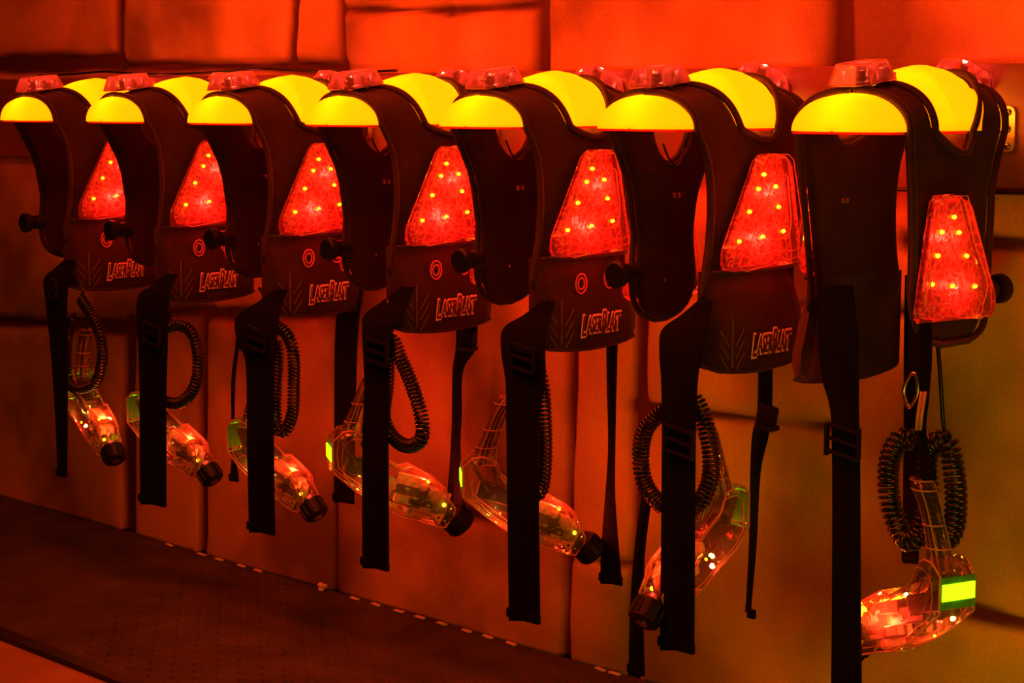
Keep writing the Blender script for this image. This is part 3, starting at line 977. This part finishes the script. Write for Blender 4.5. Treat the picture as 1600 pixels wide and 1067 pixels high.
# ------------------------------------------------------------------ phaser
GZ = lambda X, Y: ((X-140)/2007., -(Y-515)/2007.)
BODY = [GZ(*p) for p in [(121, 460), (160, 425), (200, 420), (240, 440), (262, 500), (300, 530), (350, 560), (390, 585), (432, 578), (482, 608), (540, 642), (568, 668), (574, 705), (606, 748),
                         (600, 778), (566, 824), (530, 820), (440, 787), (366, 765), (265, 700), (200, 650), (122, 582)]]
def build_phaser():
    g = empty('phaser')
    # clear moulded housing, thicker at the screen end
    bm = bmesh.new()
    n = len(BODY)
    cx = sum(p[0] for p in BODY)/n; cz = sum(p[1] for p in BODY)/n
    def half(x): return .036 if x < .03 else (.028 if x < .07 else .026)
    prof = [(-1, .90), (-.82, .985), (-.3, 1), (.3, 1), (.82, .985), (1, .90)]
    rings = []
    for d, k in prof:
        rings.append([bm.verts.new((cx+(x-cx)*(k if abs(d) == 1 else 1)*1.0 if abs(d) == 1 else cx+(x-cx)*k, d*half(x), cz+(z-cz)*k)) for x, z in BODY])
    for r1, r2 in zip(rings, rings[1:]):
        for i in range(n): bm.faces.new((r1[i], r1[(i+1) % n], r2[(i+1) % n], r2[i]))
    bm.faces.new(rings[0]); bm.faces.new(rings[-1][::-1])
    hs = bm_obj('housing', bm, M_gun, g, True, label='clear plastic housing')
    hs.data.polygons.foreach_set('use_smooth', [False]*len(hs.data.polygons))
    # moulded seams
    bm = bmesh.new()
    for d in (-.93, .93):
        k = .97 if d else 1.005
        add_tube(bm, [(cx+(x-cx)*k, d*half(x), cz+(z-cz)*k) for x, z in BODY], .0019, 5, closed=True)
    k = .82
    for d in (-.95, .95):
        add_tube(bm, smooth_path([(cx+(x-cx)*k, d*half(x), cz+(z-cz)*k*1.0) for x, z in BODY], 2, True), .0011, 5, closed=True)
    bm_obj('housing_seam', bm, M_rim, hs, True)
    # grip rising from the screen end
    path = [GZ(205, 470), GZ(222, 400), GZ(246, 332), GZ(270, 275), GZ(296, 232), GZ(310, 205)]
    rad = [(.026, .020), (.020, .018), (.017, .017), (.018, .017), (.021, .018), (.019, .016)]
    bm = bmesh.new(); rings = []
    for (x, z), (a, b) in zip(path, rad):
        rings.append([bm.verts.new((x+a*math.cos(t*math.pi/7), b*math.sin(t*math.pi/7), z+a*.15*math.cos(t*math.pi/7))) for t in range(14)])
    for r1, r2 in zip(rings, rings[1:]):
        for i in range(14): bm.faces.new((r1[i], r1[(i+1) % 14], r2[(i+1) % 14], r2[i]))
    bm.faces.new(rings[-1])
    gr = bm_obj('grip', bm, M_gun, g, True, label='clear plastic grip')
    bm = bmesh.new()
    for j in (1, 2, 4, 5):
        (x, z), (a, b) = path[j], rad[j]
        add_tube(bm, [(x+a*math.cos(t*math.pi/7), b*math.sin(t*math.pi/7), z) for t in range(14)], .0013, 5, closed=True)
    for ph in (0, 2.2, 4.2):
        add_tube(bm, smooth_path([(x+a*math.cos(ph), b*math.sin(ph), z) for (x, z), (a, b) in zip(path, rad)], 3), .0012, 5)
    bm_obj('grip_seam', bm, M_rim, gr, True)
    bm = bmesh.new()
    add_tube(bm, smooth_path([(x-.004, 0, z) for x, z in path[:-1]], 3), .0035, 6)
    add_tube(bm, smooth_path([(x+.005, .006, z) for x, z in path[:-1]], 3), .0022, 6)
    bm_obj('wire', bm, M_cord, gr, True)
    # inside works: long board, grey modules, dark motor
    ang = math.atan2(-(690-560), (590-200))
    Ry = Matrix.Rotation(-ang, 3, 'Y')
    bm = bmesh.new()
    c = GZ(470, 705); add_box(bm, (c[0], 0, c[1]), (.115, .004, .046), Ry, bev=.001)
    c = GZ(200, 520); add_box(bm, (c[0], 0, c[1]), (.05, .05, .004), Matrix.Rotation(R(60), 3, 'Y'))
    bm_obj('circuit_board', bm, M_pcb, g)
    bm = bmesh.new()
    for X, Y, sx, sy, sz in ((440, 640, .064, .024, .020), (400, 705, .034, .030, .016), (520, 690, .022, .034, .018), (485, 745, .018, .034, .010), (350, 640, .030, .020, .022)):
        c = GZ(X, Y); add_box(bm, (c[0], 0, c[1]), (sx, sy, sz), Ry, bev=.0015)
    for X, Y, r_ in ((425, 755, .008), (520, 700, .0095), (478, 660, .007)):
        c = GZ(X, Y); add_cyl(bm, (c[0], -.020, c[1]), (c[0], .020, c[1]), r_, n=14)
    bm_obj('module', bm, M_chip, g, label='grey-green inner modules')
    bm = bmesh.new()
    for X, Y, sx, sy, sz in ((255, 580, .070, .034, .030), (470, 725, .050, .036, .010), (300, 640, .050, .020, .014)):
        c = GZ(X, Y); add_box(bm, (c[0], 0, c[1]), (sx, sy, sz), Ry, bev=.003)
    bm_obj('mechanism', bm, M_dark, g, label='dark inner mechanism')
    bm = bmesh.new()
    random.seed(11)
    for k in range(26):
        t = random.random(); X = 230+t*330; Y = 560+t*190+random.uniform(-45, 45)
        c = GZ(X, Y)
        add_box(bm, (c[0], random.choice((-.02, .02))*random.uniform(.6, 1), c[1]), (random.uniform(.003, .010), .003, random.uniform(.002, .007)), Ry)
    bm_obj('component', bm, M_chrome, g, label='small shiny components')
    bm = bmesh.new()
    for k in range(4):
        a = GZ(240+k*6, 480); b = GZ(262+k*5, 560); c = GZ(215+k*8, 610)
        add_tube(bm, smooth_path([(a[0], -.014+k*.009, a[1]), (b[0]+.008*k, -.022+k*.012, b[1]), (c[0], -.01+k*.006, c[1])], 5), .0013, 5)
    bm_obj('wiring', bm, M_cord, g, True)
    # warning triangle on both sides
    for s in (-1, 1):
        a, b, c_ = GZ(505, 762), GZ(558, 765), GZ(534, 803)
        bm = bmesh.new()
        vs = [bm.verts.new((p[0], s*.0262, p[1])) for p in (a, b, c_)]
        f = bm.faces.new(vs); r = bmesh.ops.extrude_face_region(bm, geom=[f])
        bmesh.ops.translate(bm, vec=(0, s*.0008, 0), verts=[x for x in r['geom'] if isinstance(x, bmesh.types.BMVert)])
        cc = ((a[0]+b[0]+c_[0])/3, (a[1]+b[1]+c_[1])/3)
        wl = bm_obj('warning_label', bm, M_label, g, label='small yellow warning triangle')
        bm = bmesh.new(); add_cyl(bm, (cc[0], s*.0268, cc[1]), (cc[0], s*.0276, cc[1]), .0028, n=8)
        bm_obj('warning_dot', bm, M_ink, wl)
    # screen on the rear face
    bm = bmesh.new(); add_box(bm, (-.0060, 0, -.002), (.003, .066, .050), bev=.001)
    fr = bm_obj('screen_frame', bm, M_lcd2, g, label='dim green screen surround')
    bm = bmesh.new(); add_box(bm, (-.0085, 0, 0), (.003, .062, .026), bev=.0005)
    bm_obj('screen', bm, M_lcd, fr, label='bright yellow-green screen')
    # muzzle
    a = Vector((GZ(585, 770)[0], 0, GZ(585, 770)[1])); b = Vector((GZ(650, 838)[0], 0, GZ(650, 838)[1]))
    d = (b-a).normalized()
    bm = bmesh.new()
    add_cyl(bm, a-d*.006, a+d*.006, .020, .027, 24)
    add_cyl(bm, a+d*.005, a+d*.040, .0285, .0275, 24)
    add_cyl(bm, a+d*.040, a+d*.044, .0275, .022, 24)
    for k in range(12):
        t = k*math.pi/6
        e1 = d.orthogonal().normalized(); e2 = d.cross(e1)
        o_ = (e1*math.cos(t)+e2*math.sin(t))*.0285
        add_tube(bm, [a+d*.010+o_, a+d*.036+o_], .0018, 5)
    mz = bm_obj('muzzle', bm, M_rub, g, label='black ribbed muzzle')
    bm = bmesh.new(); add_cyl(bm, a+d*.0438, a+d*.0450, .010, n=16)
    bm_obj('lens', bm, M_chrome, mz)
    # diodes
    for X, Y, r_ in ((560, 735, .0042), (500, 640, .0036), (590, 755, .0030), (255, 690, .0025)):
        c = GZ(X, Y)
        bm = bmesh.new(); add_ball(bm, (c[0], -.012, c[1]), r_, 8); bm_obj('led', bm, M_led2, g, True)
    for X, Y, e in ((580, 700, 1.9), (490, 625, .55), (270, 685, .3)):
        c = GZ(X, Y)
        lamp('led_light', 'POINT', (c[0], 0, c[1]), e, (1, .03, .010), g, shadow_soft_size=.004)
    for X, Y, e in ((420, 560, .028), (240, 640, .03)):  # warm fill added inside the housing to show the modules
        c = GZ(X, Y)
        lamp('module_fill_light', 'POINT', (c[0], -.018, c[1]), e, (1, .62, .08), g, shadow_soft_size=.004)
    c = GZ(95, 515)
    lamp('screen_light', 'POINT', (c[0]-.004, 0, c[1]), .010, (.35, 1, .02), g, shadow_soft_size=.008)
    return g

phaser0 = build_phaser()
# screen position in the photo, depth, yaw away from the picture's sideways direction
PH = [((120, 602), -.42, -56), ((216, 636), -.42, -34), ((374, 680), -.42, -38), ((521, 706), -.44, 13), ((727, 745), -.42, 4), ((1143, 790), -.28, -132), ((1492, 922), -.42, 117)]
plab = ['clear plastic phaser with black muzzle hanging below the leftmost vest',
        'clear plastic phaser with round black muzzle below the second vest from the left',
        'clear plastic phaser with round black muzzle below the third vest from the left',
        'clear plastic phaser with green screen and warning triangle below the middle vest',
        'clear plastic phaser with green screen below the third vest from the right',
        'clear plastic phaser pointing down left behind a strap, below the second vest from the right',
        'red-glowing clear phaser with bright yellow-green screen, below the rightmost vest']
COIL = [([(126, 466), (142, 492), (156, 522), (160, 560), (150, 596), (126, 608), (108, 598), (103, 560), (107, 520), (118, 492)], .012),
        ([(262, 480), (262, 510), (278, 508), (297, 517), (308, 545), (309, 582), (300, 612), (278, 630), (250, 622), (240, 590)], .012),
        ([(420, 505), (446, 520), (458, 550), (459, 600), (457, 645), (446, 672), (433, 668), (430, 620), (433, 560), (430, 530)], .012),
        ([(604, 500), (606, 560), (604, 605), (600, 650), (613, 682), (637, 697), (659, 684), (657, 645), (641, 595), (624, 556), (612, 525)], .013),
        ([(835, 560), (846, 600), (850, 650), (851, 715), (846, 762), (832, 772), (820, 740), (818, 660)], .013),
        ([(1060, 630), (1028, 648), (1008, 672), (1001, 712), (1008, 755), (1030, 786), (1062, 800), (1092, 785), (1109, 750), (1110, 705), (1100, 655), (1085, 620)], .014),
        ([(1432, 690), (1408, 686), (1391, 715), (1388, 765), (1400, 815), (1418, 845), (1440, 830), (1450, 780), (1448, 720), (1458, 694), (1480, 692), (1490, 730), (1494, 780), (1490, 825), (1476, 850)], .016)]
LEAD = [[(126, 466), (128, 450)], [(262, 480), (262, 462)], [(420, 505), (425, 480)], [(604, 500), (606, 470)], [(835, 560), (840, 530)], [(1060, 630), (1070, 570)], [(1480, 692), (1474, 660), (1470, 600), (1466, 545), (1462, 520)]]
for i, ((u, v), y, yaw) in enumerate(PH):
    o = phaser0 if i == 0 else copy_tree(phaser0, None, ('coiled_cord',))
    o.scale = [(1, 1.16, 1.07)[0 if i < 3 else 1 if i == 3 else 2]]*3
    o.location = at(u, v, 1, y)
    o.rotation_euler = (0, 0, R(45+yaw))
    tag(o, plab[i], 'phaser', 'phasers hanging below the vests')
    bpy.context.view_layer.update()
    yc = (-.462, -.462, -.462, -.462, -.462, -.475, -.372)[i]
    pts = [at(a, b, 1, yc-.004*math.sin(k*1.3)) for k, (a, b) in enumerate(COIL[i][0])]
    bm = bmesh.new()
    add_coil(bm, pts, COIL[i][1], .0085 if i < 6 else .0105, .0031 if i < 6 else .0036)
    l = LEAD[i]
    tp = [at(a, b, 1, yc) for a, b in l]
    if i < 6: tp.append(Vector((XI[i]+.06, -.43, .80)))
    add_tube(bm, smooth_path(tp, 4), .004, 6)
    gm = Matrix.Translation(o.location) @ o.rotation_euler.to_matrix().to_4x4() @ Matrix.Diagonal((*o.scale, 1))
    gtop = gm @ Vector((GZ(310, 205)[0], 0, GZ(310, 205)[1]))
    add_tube(bm, smooth_path([pts[-1], (pts[-1]+gtop)/2+Vector((0, -.008, .012)), gtop], 5), .004, 6)
    world_part('coiled_cord', bm, M_cord, o, True, label='coiled black cord')
    if i == 6:
        for X, Y, e in ((540, 700, 1.6), (430, 690, 1.2)):
            c = GZ(X, Y); lamp('led_light', 'POINT', (c[0], .012, c[1]), e, (1, .03, .012), o, shadow_soft_size=.006)
        c = GZ(555, 690); bm = bmesh.new(); add_ball(bm, (c[0], .012, c[1]), .013, 12, (1, .6, 1.1))
        bm_obj('led', bm, M_led2, o, True, label='large amber diode')
        bm = bmesh.new()
        a = at(1432, 590, 1, -.44)
        b = at(1438, 650, 1, -.44)
        add_tube(bm, smooth_path([at(1424, 585, 1, -.44), at(1412, 610, 1, -.44), at(1420, 636, 1, -.44), at(1434, 615, 1, -.44), at(1432, 588, 1, -.44)], 5, True), .0035, 6, closed=True)
        world_part('snap_hook', bm, M_chrome, o, True)
        bm = ribbon([(1420, 1455, 500), (1418, 1455, 560), (1420, 1452, 600), (1428, 1450, 625), (1432, 1446, 680), (1440, 1462, 750)], -.436, .003)
        world_part('lanyard', bm, M_web, o)
        bm = bmesh.new()
        add_tube(bm, [at(1440, 612, 1, -.446), at(1434, 650, 1, -.446), at(1432, 672, 1, -.446)], .003, 6)
        add_tube(bm, [at(1446, 612, 1, -.446), at(1440, 650, 1, -.446), at(1438, 672, 1, -.446)], .003, 6)
        world_part('clear_sleeve', bm, M_rim, o, True)
    if i == 5:
        world_part('lanyard', ribbon([(1003, 1018, 770), (990, 1006, 870), (984, 1004, 960), (982, 1006, 1054)], -.30, .003), M_web, o)

# ------------------------------------------------------------------ loose wiring on the board
def wire(name, pts, r, label, y=-.113):
    bm = bmesh.new(); add_tube(bm, smooth_path([at(a, b, 1, y) for a, b in pts], 6), r, 6)
    return tag(bm_obj(name, bm, M_cord, None, True), label, 'cable')
wire('power_cable', [(60, 118), (110, 116), (160, 112), (200, 114), (255, 116), (330, 113), (400, 108), (470, 110), (540, 113), (620, 110)], .0032,
     'thin black cable running along the top of the red board at the left')
wire('power_cable', [(1248, 225), (1262, 250), (1275, 280), (1292, 297), (1310, 290)], .003, 'thin dark cable hanging across the red board just left of the rightmost vest')
wire('power_cable', [(1230, 292), (1262, 295), (1300, 293), (1400, 296), (1520, 298), (1560, 300), (1640, 299)], .004,
     'dark cable running along the lower edge of the red board at the right')
